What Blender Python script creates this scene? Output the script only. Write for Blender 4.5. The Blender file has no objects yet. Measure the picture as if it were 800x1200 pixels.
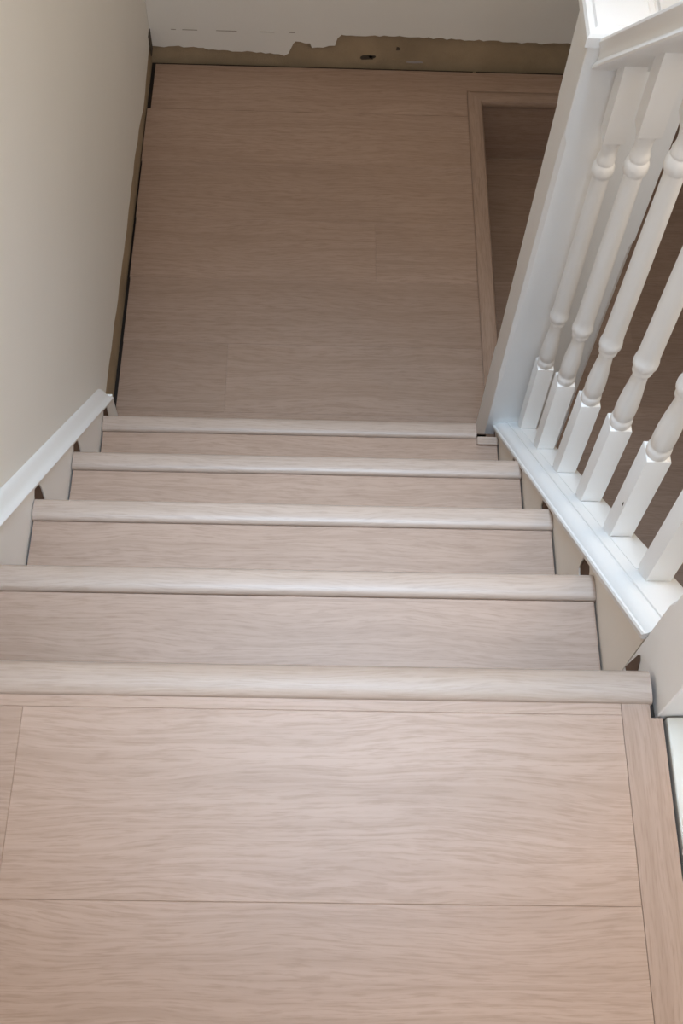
import bpy, bmesh, math, random
from mathutils import Matrix, Vector
random.seed(7)
scene = bpy.context.scene
col = scene.collection

# ------------------------------------------------------------------ camera
CAM = dict(loc=(0.0383, -0.4286, 1.2052), pitch=1.0966, yaw=0.0463, roll=0.0606, fpx=1353.6)
def make_camera():
    p, yw, ro = CAM['pitch'], CAM['yaw'], CAM['roll']
    fw = Vector((math.sin(yw)*math.cos(p), math.cos(yw)*math.cos(p), -math.sin(p)))
    rt = Vector((math.cos(yw), -math.sin(yw), 0)); up = rt.cross(fw)
    c, s = math.cos(ro), math.sin(ro)
    rt, up = c*rt + s*up, -s*rt + c*up
    m = Matrix((rt, up, -fw)).transposed().to_4x4(); m.translation = CAM['loc']
    cd = bpy.data.cameras.new('camera'); co = bpy.data.objects.new('camera', cd); col.objects.link(co)
    co.matrix_world = m
    cd.sensor_fit = 'HORIZONTAL'; cd.sensor_width = 36; cd.lens = CAM['fpx']/800*36
    cd.clip_start = .02
    scene.camera = co
make_camera()

# ------------------------------------------------------------------ world, light, exposure
w = bpy.data.worlds.new('sky'); scene.world = w; w.use_nodes = True
bg = w.node_tree.nodes['Background']; bg.inputs[0].default_value = (.72, .82, 1, 1); bg.inputs[1].default_value = .6
def area(name, loc, rot, sx, sy, power, color, spread=180):
    l = bpy.data.lights.new(name, 'AREA'); l.shape = 'RECTANGLE'; l.size = sx; l.size_y = sy
    l.energy = power; l.color = color; l.spread = math.radians(spread)
    o = bpy.data.objects.new(name, l); col.objects.link(o); o.location = loc; o.rotation_euler = rot
    return o
# added overhead light, narrow spread so brightness drops towards the lower landing
area('added_overhead_light', (.11, .37, 2.54), (0, 0, 0), .60, .60, 4.8, (.58, .78, 1.0), 35)
# added lights with unseen sources: warm across the well, cool from the landing end
area('added_side_light', (1.488, .2, 1.4), (math.radians(90), 0, math.radians(90)), 1.3, 1.3, 24.5, (1, .82, .64))
area('added_landing_light', (.35, -1.588, 1.55), (math.radians(90), 0, 0), 1.1, 1.1, 18, (.74, .84, 1.0))
vs = scene.view_settings
vs.view_transform = 'Standard'; vs.look = 'None'; vs.gamma = 1; vs.use_curve_mapping = False
vs.exposure = 0.0

# ------------------------------------------------------------------ dimensions (metres)
G, R_ = .2102, .213                 # going and rise of a step
Z1 = -5*R_                          # lower landing
Z2 = -6*R_                          # hall floor one step further down
XL = -.409                          # left string face
YB = 2.112                          # plaster face of the back wall
TH = .012                           # plank thickness
def nz(k): return -k*R_
def xr(y): return .4135 - .003*max(0, y)      # face of the right string
def zb(y): return -.11 - 1.083*(y - .157)    # top of the base rail
def zh(y): return .069 + 1.05*(.85 - y)      # underside of the handrail
def zl(y): return -.27 - 1.032*(y - .301)    # lower edge of the left capping

# ------------------------------------------------------------------ materials
def nodes_mat(name):
    m = bpy.data.materials.new(name); m.use_nodes = True
    nt = m.node_tree; b = nt.nodes['Principled BSDF']
    return m, nt, b
def N(nt, t, **kw):
    n = nt.nodes.new(t)
    for k, v in kw.items(): setattr(n, k, v)
    return n
def paint(name, c, rough=.45, var=.03, bump=.02, scale=30, c2=None, spec=.5):
    m, nt, b = nodes_mat(name); L = nt.links
    tc = N(nt, 'ShaderNodeTexCoord'); no = N(nt, 'ShaderNodeTexNoise'); no.inputs['Scale'].default_value = scale*.15
    no.inputs['Detail'].default_value = 5
    L.new(tc.outputs['Object'], no.inputs['Vector'])
    rp = N(nt, 'ShaderNodeValToRGB'); rp.color_ramp.elements[0].position = .3; rp.color_ramp.elements[1].position = .7
    d = c2 or tuple(x*(1-var) for x in c)
    rp.color_ramp.elements[0].color = (*d, 1); rp.color_ramp.elements[1].color = (*c, 1)
    L.new(no.outputs['Fac'], rp.inputs[0]); L.new(rp.outputs[0], b.inputs['Base Color'])
    b.inputs['Roughness'].default_value = rough; b.inputs['Specular IOR Level'].default_value = spec
    if bump:
        n2 = N(nt, 'ShaderNodeTexNoise'); n2.inputs['Scale'].default_value = scale*4; n2.inputs['Detail'].default_value = 3
        L.new(tc.outputs['Object'], n2.inputs['Vector'])
        bp = N(nt, 'ShaderNodeBump'); bp.inputs['Strength'].default_value = bump*8; bp.inputs['Distance'].default_value = .001
        L.new(n2.outputs['Fac'], bp.inputs['Height']); L.new(bp.outputs[0], b.inputs['Normal'])
    return m
def oak(name, dark, mid, light, rough=.42, spec=.4, along=0):
    """pale limed oak; grain runs along local x (along=0) or y (along=1)"""
    m, nt, b = nodes_mat(name); L = nt.links
    tc = N(nt, 'ShaderNodeTexCoord'); oi = N(nt, 'ShaderNodeObjectInfo')
    mul = N(nt, 'ShaderNodeMath', operation='MULTIPLY'); mul.inputs[1].default_value = 37.0
    L.new(oi.outputs['Random'], mul.inputs[0])
    cb = N(nt, 'ShaderNodeCombineXYZ')
    for i in range(3): L.new(mul.outputs[0], cb.inputs[i])
    ad = N(nt, 'ShaderNodeVectorMath', operation='ADD')
    L.new(tc.outputs['Object'], ad.inputs[0]); L.new(cb.outputs[0], ad.inputs[1])
    mp = N(nt, 'ShaderNodeMapping')
    if along: mp.inputs['Rotation'].default_value = (0, 0, math.pi/2)
    L.new(ad.outputs[0], mp.inputs['Vector'])
    def noise(vec, sx, sy, detail, rgh=.55):
        m2 = N(nt, 'ShaderNodeMapping'); m2.inputs['Scale'].default_value = (sx, sy, sy)
        L.new(vec, m2.inputs['Vector'])
        n = N(nt, 'ShaderNodeTexNoise'); n.inputs['Scale'].default_value = 1; n.inputs['Detail'].default_value = detail
        n.inputs['Roughness'].default_value = rgh
        L.new(m2.outputs[0], n.inputs['Vector']); return n
    # the grain wanders: shift the coordinate across the plank by a broad figure
    fig = noise(mp.outputs[0], 2.6, 9, 2)
    sh = N(nt, 'ShaderNodeMath', operation='MULTIPLY_ADD'); sh.inputs[1].default_value = .055; sh.inputs[2].default_value = -.0275
    L.new(fig.outputs['Fac'], sh.inputs[0])
    sc = N(nt, 'ShaderNodeCombineXYZ'); L.new(sh.outputs[0], sc.inputs[1])
    wv = N(nt, 'ShaderNodeVectorMath', operation='ADD'); L.new(mp.outputs[0], wv.inputs[0]); L.new(sc.outputs[0], wv.inputs[1])
    lines = noise(wv.outputs[0], 2.6, 150, 3, .65)     # growth-ring lines
    fine = noise(wv.outputs[0], 26, 400, 3, .65)       # pores
    patch = noise(wv.outputs[0], 2.4, 14, 3)
    def ramp(src, p0, p1, c0, c1):
        r = N(nt, 'ShaderNodeValToRGB'); e = r.color_ramp.elements
        e[0].position, e[1].position = p0, p1; e[0].color = (*c0, 1); e[1].color = (*c1, 1)
        L.new(src, r.inputs[0]); return r
    base = ramp(patch.outputs['Fac'], .3, .7, mid, light)
    line = ramp(lines.outputs['Fac'], .33, .56, (1, 1, 1), (0, 0, 0))
    pore = ramp(fine.outputs['Fac'], .34, .52, (1, 1, 1), (0, 0, 0))
    def darken(src, fac, k):
        mm = N(nt, 'ShaderNodeMath', operation='MULTIPLY'); mm.inputs[1].default_value = k; L.new(fac, mm.inputs[0])
        mx = N(nt, 'ShaderNodeMixRGB'); mx.inputs['Color2'].default_value = (*dark, 1)
        L.new(mm.outputs[0], mx.inputs['Fac']); L.new(src, mx.inputs['Color1']); return mx
    mx1 = darken(base.outputs[0], line.outputs[0], .37)
    mx2 = darken(mx1.outputs[0], pore.outputs[0], .52)
    hs = N(nt, 'ShaderNodeHueSaturation')
    v = N(nt, 'ShaderNodeMapRange'); v.inputs['To Min'].default_value = .935; v.inputs['To Max'].default_value = 1.05
    L.new(oi.outputs['Random'], v.inputs['Value']); L.new(v.outputs[0], hs.inputs['Value']); L.new(mx2.outputs[0], hs.inputs['Color'])
    L.new(hs.outputs[0], b.inputs['Base Color'])
    b.inputs['Roughness'].default_value = rough; b.inputs['Specular IOR Level'].default_value = spec
    bp = N(nt, 'ShaderNodeBump'); bp.inputs['Strength'].default_value = .12; bp.inputs['Distance'].default_value = .0006
    L.new(fine.outputs['Fac'], bp.inputs['Height']); L.new(bp.outputs[0], b.inputs['Normal'])
    return m
OD, OM, OL = (.270, .176, .125), (.395, .276, .208), (.435, .309, .238)
M = dict(
    oak=oak('limed_oak', OD, OM, OL),
    oak_y=oak('limed_oak_lengthwise', OD, OM, OL, along=1),
    nose=oak('limed_oak_profile', (.32, .238, .185), (.425, .328, .267), (.465, .365, .302), rough=.42, spec=.4),
    nose_y=oak('limed_oak_profile_lengthwise', OD, OM, OL, rough=.35, along=1),
    white=paint('white_gloss_paint', (.89, .89, .88), .32, .03, .01),
    white2=paint('white_string_paint', (.88, .83, .75), .4, .05, .015),
    wall=paint('cream_wall_paint', (.84, .82, .77), .75, .02, .03),
    ceil=paint('ceiling_paint', (.80, .79, .76), .85, .02, .02),
    mortar=paint('bare_mortar', (.43, .325, .205), .95, .3, .25, 60, c2=(.31, .235, .15)),
    raw=paint('raw_brown_timber', (.14, .08, .05), .8, .3, .1),
    sub=paint('dark_subfloor', (.035, .025, .02), .9, .2, 0),
    score=paint('scored_line', (.36, .30, .24), .9, .2, 0),
    board=paint('worn_white_board', (.66, .67, .63), .55, .08, .03),
    mark=paint('dark_mark', (.09, .07, .05), .9, .2, 0),
    fleck=paint('pale_plaster_fleck', (.45, .40, .38), .9, .2, 0),
    glass=None)
gm, gnt, gb = nodes_mat('window_glass'); gb.inputs['Transmission Weight'].default_value = 1; gb.inputs['Roughness'].default_value = 0
M['glass'] = gm

# ------------------------------------------------------------------ helpers
def new(name, me, mat, parent=None):
    o = bpy.data.objects.new(name, me); col.objects.link(o)
    if mat is not None and not me.materials: me.materials.append(M[mat])
    o.parent = parent
    return o
def mesh(name, verts, faces, smooth=None):
    me = bpy.data.meshes.new(name); me.from_pydata(verts, [], faces)
    bm = bmesh.new(); bm.from_mesh(me); bmesh.ops.recalc_face_normals(bm, faces=bm.faces); bm.to_mesh(me); bm.free()
    if smooth:
        for p in me.polygons: p.use_smooth = True
        me.set_sharp_from_angle(angle=math.radians(smooth))
    return me
def box_me(x0, x1, y0, y1, z0, z1, bev=0, name='box', org=None):
    """box with its top edges bevelled; coordinates relative to org"""
    ox, oy, oz = org or (0, 0, 0)
    x0 -= ox; x1 -= ox; y0 -= oy; y1 -= oy; z0 -= oz; z1 -= oz
    rings = [[(x0, y0, z0), (x1, y0, z0), (x1, y1, z0), (x0, y1, z0)]]
    rings.append([(x0, y0, z1-bev), (x1, y0, z1-bev), (x1, y1, z1-bev), (x0, y1, z1-bev)])
    if bev: rings.append([(x0+bev, y0+bev, z1), (x1-bev, y0+bev, z1), (x1-bev, y1-bev, z1), (x0+bev, y1-bev, z1)])
    return rings_me(rings, name)
def rings_me(rings, name='loft', smooth=None):
    n = len(rings[0]); v = [p for r in rings for p in r]; f = []
    for i in range(len(rings)-1):
        for j in range(n):
            k = (j+1) % n
            f.append((i*n+j, i*n+k, (i+1)*n+k, (i+1)*n+j))
    f.append(tuple(reversed(range(n)))); f.append(tuple(range((len(rings)-1)*n, len(rings)*n)))
    return mesh(name, v, f, smooth)
def box(name, x0, x1, y0, y1, z0, z1, mat, parent=None, bev=0):
    """a box object whose origin lies at its centre bottom"""
    org = ((x0+x1)/2, (y0+y1)/2, z0)
    o = new(name, box_me(x0, x1, y0, y1, z0, z1, bev, name, org), mat)
    o.location = org
    if parent: attach(o, parent)
    return o
def attach(o, parent):
    o.parent = parent
    off = Vector((0, 0, 0)); q = parent
    while q: off += Vector(q.location); q = q.parent
    o.location = Vector(o.location) - off
def prism(name, poly, axis, a0, a1, mat, parent=None, smooth=None, f0=None, f1=None):
    """polygon extruded along an axis; axis 'x': poly is (y, z); axis 'y': poly is (x, z); axis 'z': poly is (x, y)"""
    def pt(p, a):
        return {'x': (a, p[0], p[1]), 'y': (p[0], a, p[1]), 'z': (p[0], p[1], a)}[axis]
    A = [pt(p, f0(p) if f0 else a0) for p in poly]; B = [pt(p, f1(p) if f1 else a1) for p in poly]
    c = sum((Vector(p) for p in A+B), Vector()) / (2*len(poly))
    A = [tuple(Vector(p)-c) for p in A]; B = [tuple(Vector(p)-c) for p in B]
    o = new(name, rings_me([A, B], name, smooth), mat); o.location = c
    if parent: attach(o, parent)
    return o
def sweep(name, prof, y0, y1, zf, mat, parent=None, smooth=35):
    """profile (x, dz) pulled along a sloping line z = zf(y)"""
    A = [(x, y0, zf(y0)+d) for x, d in prof]; B = [(x, y1, zf(y1)+d) for x, d in prof]
    c = sum((Vector(p) for p in A+B), Vector()) / (2*len(prof))
    o = new(name, rings_me([[tuple(Vector(p)-c) for p in A], [tuple(Vector(p)-c) for p in B]], name, smooth), mat); o.location = c
    if parent: attach(o, parent)
    return o
def empty(name, loc):
    o = bpy.data.objects.new(name, None); o.empty_display_size = .1; o.location = loc; col.objects.link(o); return o
def tag(o, label, cat=None, kind=None, group=None):
    o['label'] = label
    if cat: o['category'] = cat
    if kind: o['kind'] = kind
    if group: o['group'] = group
    return o
def plank(parent, x0, x1, y0, y1, ztop, mat='oak', gap=.00006, bev=.0005):
    return box('plank', x0+gap, x1-gap, y0+gap, y1-gap, ztop-TH, ztop, mat, parent, bev)

# ------------------------------------------------------------------ setting: floors
fl = box('floor', -.4394, .4203, -1.6, -.014, -.22, -TH-.0005, 'sub')
tag(fl, 'upper landing floor of pale limed oak planks at the head of the stairs', kind='structure')
plank(fl, -.43, .3725, -.0515, -.036, 0)                       # ripped strip behind the nosing
plank(fl, -.43, -.2725, -.25, -.0515, 0); plank(fl, -.2725, .3725, -.25, -.0515, 0)
y = -.25; cuts = [[-.43, .3725], [-.43, -.08, .3725], [-.43, .3725], [-.43, .16, .3725], [-.43, .3725], [-.43, -.2, .3725], [-.43, .3725]]
for row in cuts:
    for a, b in zip(row, row[1:]): plank(fl, a, b, max(-1.6, y-.1985), y, 0)
    y -= .1985
# edging plank along the open side, notched round the newel post
bpoly = [(.3727, -1.6), (.4165, -1.6), (.4165, -.054), (.404, -.054), (.404, -.0365), (.3727, -.0365)]
prism('border_plank', bpoly, 'z', -TH, 0.0003, 'oak_y', fl)

f1 = box('floor.001', -.4394, .446, .80, 2.122, Z1-.09, Z1-TH-.0005, 'sub')
tag(f1, 'lower landing floor of pale oak planks between the bare wall and the step', kind='structure')
rows = [.80, .988, 1.18, 1.372, 1.562, 1.752, 1.938]
lefts = [-.427, -.429, -.430, -.432, -.434, -.4365]
joint = [None, -.18, None, .172, None, None]
for i in range(6):
    a, b = rows[i], rows[i+1]
    if joint[i] is None: plank(f1, lefts[i], .4245, a, b, Z1)
    else: plank(f1, lefts[i], joint[i], a, b, Z1); plank(f1, joint[i], .4245, a, b, Z1)
prism('plank', [(-.427, 1.9384), (.4241, 1.9384), (.4241, 2.0304), (1.15, 2.0304), (1.15, 2.104), (-.427, 2.104)], 'z', Z1-TH, Z1, 'oak', f1)
box('ledge_base', .456, 1.5, 2.0065, 2.122, Z1-.09, Z1-TH-.0005, 'sub', f1)
plank(f1, 1.15, 1.5, 2.03, 2.104, Z1)
# edge profiles of the lower landing (a step lower beyond them)
def edge_prof(s=1): return [(0, 0), (0, .003), (.003, .0052), (.012, .006), (.030, .0055), (.037, .003), (.0405, -.003), (.0405, -.014), (.034, -.022), (0, -.022)]
ep = [(.4245+a, Z1+d) for a, d in edge_prof()]
prism('edge_nosing', ep, 'y', .945, 2.0285, 'nose_y', f1, 40, f1=lambda p: 2.0285 - (p[0]-.4245)*.9)
ep = [(2.030-a, Z1+d) for a, d in edge_prof()]
prism('edge_nosing', ep, 'x', .4255, 1.5, 'oak', f1, 40, f0=lambda p: .4262 + (2.0285-p[0])*.97)
box('riser_board', .447, .455, .94, 1.995, Z2, Z1-.022, 'oak_y', f1)
box('riser_board', .456, 1.5, 1.9985, 2.006, Z2, Z1-.022, 'oak', f1)

f2 = box('floor.002', .44, 1.5, -1.6, 1.998, Z2-.15, Z2-TH-.0005, 'sub')
tag(f2, 'hall floor of pale oak planks one step below the lower landing', kind='structure')
yy = 1.998; i = 0
jx = [.98, .70, 1.22, .86, 1.1, .64, 1.3]
while yy > -1.55:
    y0 = max(-1.6, yy - .1915 if i else 1.938)
    j = jx[i % 7]
    plank(f2, .456, j, y0, yy, Z2); plank(f2, j, 1.5, y0, yy, Z2)
    yy = y0; i += 1

f3 = box('added_slab', .98, 1.5, -1.6, 2.1235, -.25, 0, 'wall')  # unseen slab, added to keep side light off the hall floor
tag(f3, 'plain unseen slab added to block side light from the hall below', kind='structure')
# ------------------------------------------------------------------ setting: walls
wl = box('wall_left', -.60, -.4395, -1.7, 2.27, Z2-.15, 2.4, 'mortar')
tag(wl, 'left stair wall in cream paint with bare mortar along its foot', kind='structure')
def jag(pts, n, amp, seed):
    """broken plaster edge through the given points"""
    rr = random.Random(seed); out = []
    for (a, b), (c, d) in zip(pts, pts[1:]):
        k = max(1, int(abs(c-a)/n))
        for t in range(k):
            out.append((a+(c-a)*t/k, b+(d-b)*t/k + (rr.uniform(-amp, amp) if t else rr.uniform(-amp, amp)*.5)))
    out.append(pts[-1]); return out
edge = jag([(.90, -.958), (1.01, -.960), (1.12, -.962), (1.233, -.971), (1.44, -.976), (1.68, -.972), (1.80, -.985), (1.872, -1.006), (1.93, -1.003), (2.0, -.992), (2.08, -.988), (2.121, -.985)], .03, .004, 3)
prism('plaster_coat', [(-1.6, Z1-.2), (.85, Z1-.2), (.90, Z1+.02)] + edge + [(2.121, 2.4), (-1.6, 2.4)], 'x', -.4393, -.4335, 'wall', wl)
wb = box('wall_back', -.4394, 1.65, 2.1235, 2.27, Z2-.15, 2.4, 'mortar')
tag(wb, 'back wall in cream paint with a broken plaster edge above bare mortar', kind='structure')
eb = jag([(-.433, -1.012), (-.40, -1.016), (-.36, -1.010), (-.267, -1.018), (-.15, -1.024), (-.09, -1.026), (-.075, -1.034), (-.064, -1.024), (-.050, -.990), (-.044, -.985), (-.005, -.990), (0, -1.004), (.03, -1.001), (.062, -.995), (.068, -.972), (.079, -.959), (.193, -.957), (.30, -.960), (.422, -.963), (.55, -.967), (.63, -.969), (.65, -.964), (.70, -.968), (1.5, -.97)], .012, .003, 5)
prism('plaster_coat', eb + [(1.5, 2.4), (-.433, 2.4)], 'y', YB, 2.1232, 'wall', wb)
# scored line of the old skirting and damage in the mortar
for a, b in ((-.375, -.362), (-.345, -.305), (-.255, -.20), (-.14, -.10), (-.06, -.045)):
    box('score_line', a, b, YB-.0006, YB+.002, -.9562, -.9545, 'score', wb)
box('corner_crack', -.4333, -.4305, YB-.03, YB-.0005, -1.02, -.955, 'mark', wb)
def blob(name, x, z, rx, rz, mat, parent, seed):
    rr = random.Random(seed); pts = []
    for k in range(11):
        t = 2*math.pi*k/11; q = rr.uniform(.65, 1.1)
        pts.append((x+rx*q*math.cos(t), z+rz*q*math.sin(t)))
    return prism(name, pts, 'y', 2.1215, 2.1238, mat, parent)
blob('mortar_hole', .150, -1.040, .020, .009, 'mark', wb, 1)
blob('mortar_hole', .164, -1.037, .010, .006, 'mark', wb, 2)
blob('mortar_hole', .233, -1.008, .006, .006, 'mark', wb, 3)
blob('plaster_fleck', .285, -1.051, .026, .004, 'fleck', wb, 4)
blob('plaster_fleck', .235, -1.046, .018, .004, 'mortar', wb, 6)
wr = box('wall_right', 1.5, 1.65, -1.7, 2.1235, Z2-.15, 2.4, 'wall'); tag(wr, 'cream painted wall on the far side of the hall', kind='structure')
wn = box('wall_near', -.4394, 1.5, -1.75, -1.6, Z2-.15, 2.4, 'wall'); tag(wn, 'cream painted wall at the end of the upper landing', kind='structure')
ce = empty('ceiling', (0, 0, 2.4)); tag(ce, 'white ceiling with an opening for the added overhead light over the stair head', kind='structure')
HX0, HX1, HY0, HY1 = -.33, .55, -.15, .85
for a in ((-.6, HX0, -1.75, 2.27), (HX1, 1.65, -1.75, 2.27), (HX0, HX1, -1.75, HY0), (HX0, HX1, HY1, 2.27)):
    box('ceiling_panel', a[0], a[1], a[2], a[3], 2.4, 2.6, 'ceil', ce)
wi = empty('added_window_1', (.11, .35, 2.56)); tag(wi, 'unseen roof window added around the overhead light', kind='structure')  # added, out of view: frames the overhead light
for a in ((HX0, HX0+.05, HY0, HY1), (HX1-.05, HX1, HY0, HY1), (HX0+.05, HX1-.05, HY0, HY0+.05), (HX0+.05, HX1-.05, HY1-.05, HY1)):
    box('window_frame', a[0], a[1], a[2], a[3], 2.56, 2.605, 'white', wi)
box('window_pane', HX0+.05, HX1-.05, HY0+.05, HY1-.05, 2.58, 2.586, 'glass', wi)
def added_window(name, loc, rz, label):
    w_ = empty(name, loc); w_.rotation_euler.z = rz; tag(w_, label, kind='structure')
    for a in ((-.70, -.64, -.70, .70), (.64, .70, -.70, .70), (-.64, .64, -.70, -.64), (-.64, .64, .64, .70), (-.02, .02, -.64, .64)):
        o = new('window_frame', box_me(a[0], a[1], 0, .03, a[2], a[3], 0, 'window_frame'), 'white', w_)
    new('window_pane', box_me(-.64, .64, .002, .006, -.64, .64, 0, 'window_pane'), 'glass', w_)
added_window('added_window_2', (1.499, .2, 1.4), math.radians(90), 'unseen white framed window added around the warm side light')  # added, out of view: carries the warm side light
added_window('added_window_3', (.35, -1.599, 1.55), 0, 'unseen white framed window added around the cool landing light')  # added, out of view: brightens faces turned to the landing
# wall under the open side of the stairs and landing
wm = prism('wall_middle', [(-1.6, Z2), (.845, Z2), (.845, zb(.845)-.16), (.044, zb(.044)-.16), (.044, -.24), (-1.6, -.24)], 'x', .43, .4385, 'wall')
tag(wm, 'cream painted wall below the open side of the stairs', kind='structure')
wu = box('wall_middle.001', -.4394, .42, -.20, -.19, Z1, -.225, 'wall'); tag(wu, 'plain wall under the upper landing', kind='structure')
# white painted rail along the open edge of the upper landing
tr = prism('trim_1', [(.4208, -.2), (.4208, .001), (.4218, .0022), (.424, .0025), (.433, .003), (.505, .004), (.508, .001), (.508, -.2)], 'y', -1.6, -.054, 'board')
tag(tr, 'white painted board along the open edge of the upper landing', kind='structure')
rr = random.Random(11); fv = [(.0055*rr.uniform(.5, 1)*math.cos(t*.9), .0075*rr.uniform(.5, 1)*math.sin(t*.9)) for t in range(7)]
fo = prism('paint_flake', [(.4225+a, -.196+b) for a, b in fv], 'z', .0032, .0058, 'white', tr)

# ------------------------------------------------------------------ staircase
st = empty('staircase', (0, .42, Z1))
tag(st, 'straight flight of pale limed oak steps between white strings', 'staircase')
NP = [(-.0385, -.001), (-.0385, .0012), (-.0368, .0042), (-.033, .0062), (-.026, .0072), (-.016, .0072), (-.008, .0062), (-.003, .0038), (-.0004, 0),
      (0, -.006), (-.0012, -.013), (-.005, -.0195), (-.012, -.022), (-.0385, -.022)]
REND = [.4065, .4125, .4115, .4105, .402]
for k in range(5):
    prof = [(k*G + a, nz(k) + d) for a, d in NP]
    x0 = XL+.0015 if k else -.43
    if k < 4:
        prism('nosing', prof, 'x', x0, REND[k], 'nose', st, 40)
    else:   # notched round the newel post
        ys = .788
        back = [p for p in prof]
        o = prism('nosing', prof, 'x', x0, .366, 'nose', st, 40)
        box('nosing_return', .366, .4095, k*G-.0385, ys, nz(k)-.02, nz(k)+.0072, 'nose', st, .002)
    if k:   # tread behind the nosing
        t0 = (k-1)*G - .012
        box('tread', XL+.003, REND[k]-.002 if k < 4 else .4085, t0, k*G-.0388, nz(k)-TH, nz(k), 'oak', st, .0008)
        box('tread_base', XL+.0002, .4095, t0, k*G-.012, nz(k)-.035, nz(k)-.0225, 'raw', st)
    box('riser', XL+.003, .39 if k == 4 else REND[k]-.004, k*G-.022, k*G-.0135, nz(k+1), nz(k)-.0225, 'oak', st)
# strings: the face is notched above each nosing where the old rounded step ends were housed
def notch(k, s=1.0):
    y, z = k*G, nz(k)
    return [(y-.004, z-.004), (y+.004, z+.0035*s), (y+.012, z+.0075*s), (y+.022, z+.004*s), (y+.031, z-.006), (y+.036, z-.019), (y+.037, z-.034), (y+.035, z-.052)]
def string_poly(k0, ystart, yend, ztop, zbot_last, k1=5, drop=0):
    """outline in (y, z): upper edge from ztop, lower edge stepping just under the treads with a notch at each nosing"""
    low = []
    for k in range(k0, k1):
        low += [((k-1)*G+.03 if k > k0 else ystart, nz(k)-.03)] if k > k0 else [(ystart, nz(k)-.03)]
        low += [(k*G-.045, nz(k)-.03), (k*G-.004, nz(k)-.03)]
        low += [(y_ + drop*.4, min(z_ - drop, ztop(y_) - .006)) for y_, z_ in notch(k)]
        low += [(k*G+.030, nz(k)-.08)]
    if k1 == 5: low += [(4*G+.030, zbot_last), (yend, zbot_last)]
    else: low += [(3*G+.03, nz(4)-.03), (yend, nz(4)-.03)]
    up = [(yend, ztop(yend)), (ystart, ztop(ystart))]
    return low + up
lp = string_poly(1, 0.0, .925, zl, Z1-.02)
ls = prism('wall_string', lp, 'x', XL-.002, XL, 'white', st)
ls['label'] = 'white string board on the wall side, notched above each nosing'
prism('string_core', [(0, -.24), (.0, zl(0)), (.924, zl(.924)), (.924, Z1-.02), (.87, Z1-.02)], 'x', -.4334, XL-.0022, 'raw', ls)
sweep('string_capping', [(-.4333, -.006), (XL+.003, -.006), (XL+.0035, -.001), (XL+.001, .0025), (-.414, .005), (-.419, .012), (-.4235, .023), (-.428, .030), (-.4333, .032)], 0.0, .926, zl, 'white', ls)
box('string_end', -.4334, XL+.0002, .9252, .931, Z1-.01, zl(.925)+.004, 'white', ls)
rp_ = string_poly(1, .045, .85, lambda y: zb(y)-.017, nz(5), 4, .022)
rs = prism('outer_string', rp_, 'x', 0, 0, 'white2', st, None, f0=lambda p: xr(p[0]), f1=lambda p: xr(p[0])+.002)
rs['label'] = 'cream white string board under the balusters, notched above each nosing'
prism('string_core', [(.045, -.28), (.045, zb(.045)-.02), (.85, zb(.85)-.02), (.85, Z1-.1)], 'x', 0, 0, 'raw', rs, None, f0=lambda p: xr(p[0])+.0022, f1=lambda p: .4295)
# patch of split timber beside the top nosing
prism('split_timber', [(.016, -.060), (.026, -.040), (.031, -.037), (.034, -.043), (.036, -.062), (.040, -.10), (.016, -.10)], 'x', .4105, .4118, 'raw', rs)

bb = prism('baseboard_left', [(-.4332, .0005), (XL, .0005), (XL, .048), (-.414, .056), (-.4235, .066), (-.4332, .074)], 'y', -1.6, -.0004, 'white')
tag(bb, 'white skirting board along the left side of the upper landing', kind='structure')
# ------------------------------------------------------------------ balustrade
ba = empty('stair_balustrade', (.4665, .44, zb(.44)))
tag(ba, 'white painted balustrade with turned balusters along the open side of the stairs', 'balustrade')
def newel(name, x0, x1, y0, y1, z0, z1, stops, mat='white', parent=None, cap=True, cmax=.007):
    """square post, arrises chamfered between pairs of stops"""
    cx, cy = (x0+x1)/2, (y0+y1)/2
    rings = []
    def ring(z, c):
        hx, hy = (x1-x0)/2, (y1-y0)/2
        return [(-hx+c, -hy, z), (hx-c, -hy, z), (hx, -hy+c, z), (hx, hy-c, z), (hx-c, hy, z), (-hx+c, hy, z), (-hx, hy-c, z), (-hx, -hy+c, z)]
    e = .0014; zs = [(z0, e)]
    for a, b in stops: zs += [(a, e), (a+.018, cmax), (b-.018, cmax), (b, e)]
    zs.append((z1, e))
    o = new(name, rings_me([ring(z-z0, c) for z, c in zs], name, 20), mat); o.location = (cx, cy, z0)
    if parent: attach(o, parent)
    if cap:
        g = .005; cr = []
        for z, q in ((-.026, 0), (-.022, g), (-.006, g), (-.001, g-.003), (0, g-.006), (.0008, g-.011), (.004, g-.0135), (.005, g-.017)):
            hx, hy = (x1-x0)/2+q, (y1-y0)/2+q
            cr.append([(-hx, -hy, z), (hx, -hy, z), (hx, hy, z), (-hx, hy, z)])
        c = new('post_cap', rings_me(cr, 'post_cap', 25), mat); c.location = (cx, cy, z1+.001)
        attach(c, o)
    return o
na = newel('newel_post', .393, .483, .852, .942, Z1-.02, .130, [(-.72, -.053)], parent=ba)
nb = newel('newel_post', .412, .502, -.051, .043, -.30, 1.03, [(.086, .62)], parent=ba)
# base rail with its moulded edge
BR = [(.4085, -.030), (.4058, -.017), (.4072, -.013), (.4100, -.0125), (.412, -.009), (.417, -.0045), (.424, -.0025), (.4305, -.0015), (.4335, -.003), (.4345, -.003), (.4355, -.0002), (.4372, 0), (.4890, 0), (.4935, -.0035), (.4945, -.02), (.4945, -.030)]
br = sweep('base_rail', BR, .0435, .8515, zb, 'white', ba)
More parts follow.
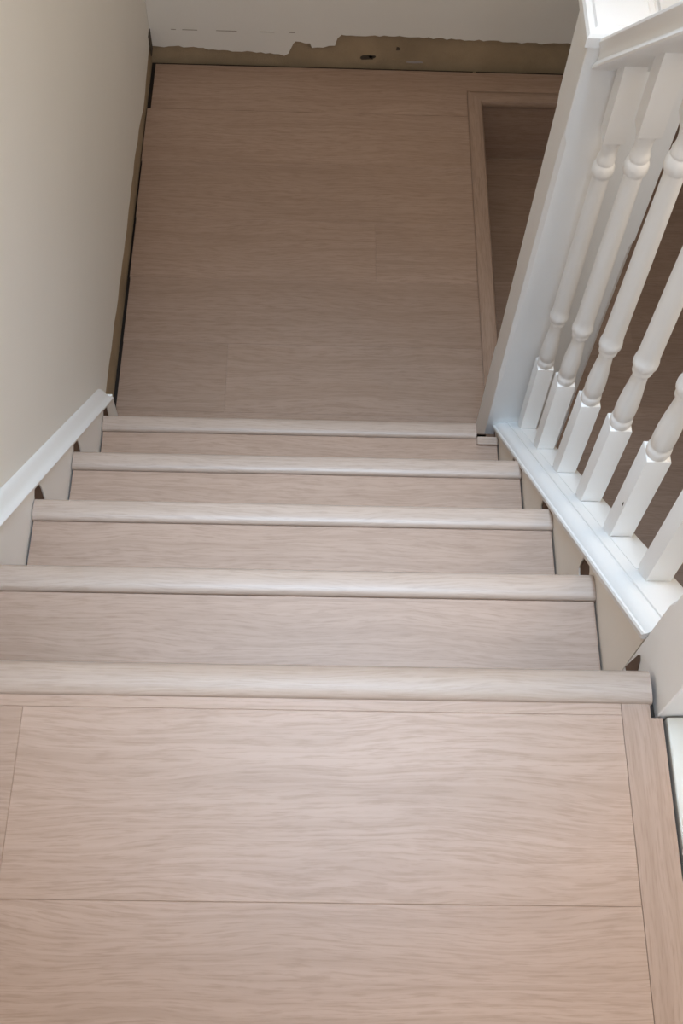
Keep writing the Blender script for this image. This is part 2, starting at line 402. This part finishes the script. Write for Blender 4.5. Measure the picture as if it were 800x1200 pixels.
# handrail
xc, hw = .452, .046
half = [(0, 0), (.045, 0), (.056, .0005), (.0600, .003), (.0605, .007), (.058, .0115), (.054, .016), (.0525, .026), (.0545, .036), (.059, .0425), (.0605, .047), (.059, .052), (.054, .0555), (.045, .058), (.020, .0605)]
half = [(a*hw/.0605, d) for a, d in half]
HP = [(xc-a, d) for a, d in half] + [(xc, .061)] + [(xc+a, d) for a, d in reversed(half[1:])]
hr = sweep('handrail', HP, .0435, .8515, zh, 'white', ba, 30)
# turned balusters
def baluster_mesh(H):
    h = .0157; n = 24; rings = []
    def sq(z, a):
        r = []
        for j in range(n):
            t = 2*math.pi*(j+.5)/n + math.pi/4; c, s = math.cos(t), math.sin(t); q = a/max(abs(c), abs(s)); r.append((c*q, s*q, z))
        # pull the nearest points into true corners
        return [(math.copysign(a, x) if abs(abs(x)-abs(y)) < a*.28 else x, math.copysign(a, y) if abs(abs(x)-abs(y)) < a*.28 else y, zz) for x, y, zz in r]
    def ci(z, a): return [(a*math.cos(2*math.pi*(j+.5)/n + math.pi/4), a*math.sin(2*math.pi*(j+.5)/n + math.pi/4), z) for j in range(n)]
    rings += [sq(-.022, h), sq(.2115, h), sq(.213, h-.0008)]
    for z, r in ((.2135, .0150), (.217, .0158), (.223, .0159), (.229, .0152), (.2315, .0138), (.2345, .0138), (.236, .0146), (.250, .0150), (.268, .0147), (.290, .0134), (.310, .0118), (.328, .0106), (.338, .0103),
                 (.3395, .0126), (.343, .0139), (.347, .0139), (.350, .0126), (.352, .0126), (.3535, .0150), (.358, .0167), (.364, .0170), (.370, .0163), (.374, .0152), (.39, .0149), (.53, .0141), (.700, .0130),
                 (.712, .0130), (.7135, .0150), (.718, .0167), (.725, .0170), (.732, .0163), (.7355, .0142), (.7375, .0128), (.740, .0128), (.7415, .0139), (.746, .0140), (.750, .0126), (.757, .0114), (.767, .0116), (.778, .0132), (.786, .0152)):
        rings.append(ci(z, r))
    rings += [sq(.7875, h-.0006), sq(.790, h), sq(H, h)]
    return rings_me(rings, 'baluster', 32)
bm_ = baluster_mesh(.955)
first = None
for k in range(6):
    yf = .157 + .1292*k
    y = yf + .0157
    o = new('baluster', bm_, 'white', None); o.location = (.4665, y, zb(yf)); o.rotation_euler.y = -.0155; attach(o, ba)
    if k == 1:
        pc = new('paint_chip', box_me(-.0161, -.0151, -.0102, -.0078, .083, .092, 0, 'paint_chip'), 'mark', o)
# flat fillets let into the rail between the balusters
for k in range(5):
    y0 = .157+.1292*k + .0325; y1 = .157+.1292*(k+1) - .001
    sweep('spacer_fillet', [(.451, -.004), (.451, .0008), (.4525, .0018), (.4805, .0018), (.482, .0008), (.482, -.004)], y0, y1, zb, 'white', br)

# second newel post standing on the hall floor behind the foot of the balustrade
nc = newel('newel_post', .512, .602, .962, 1.052, Z2, .06, [(-1.0, -.41)])
tag(nc, 'white square post standing on the hall floor behind the end of the balustrade', 'newel post')
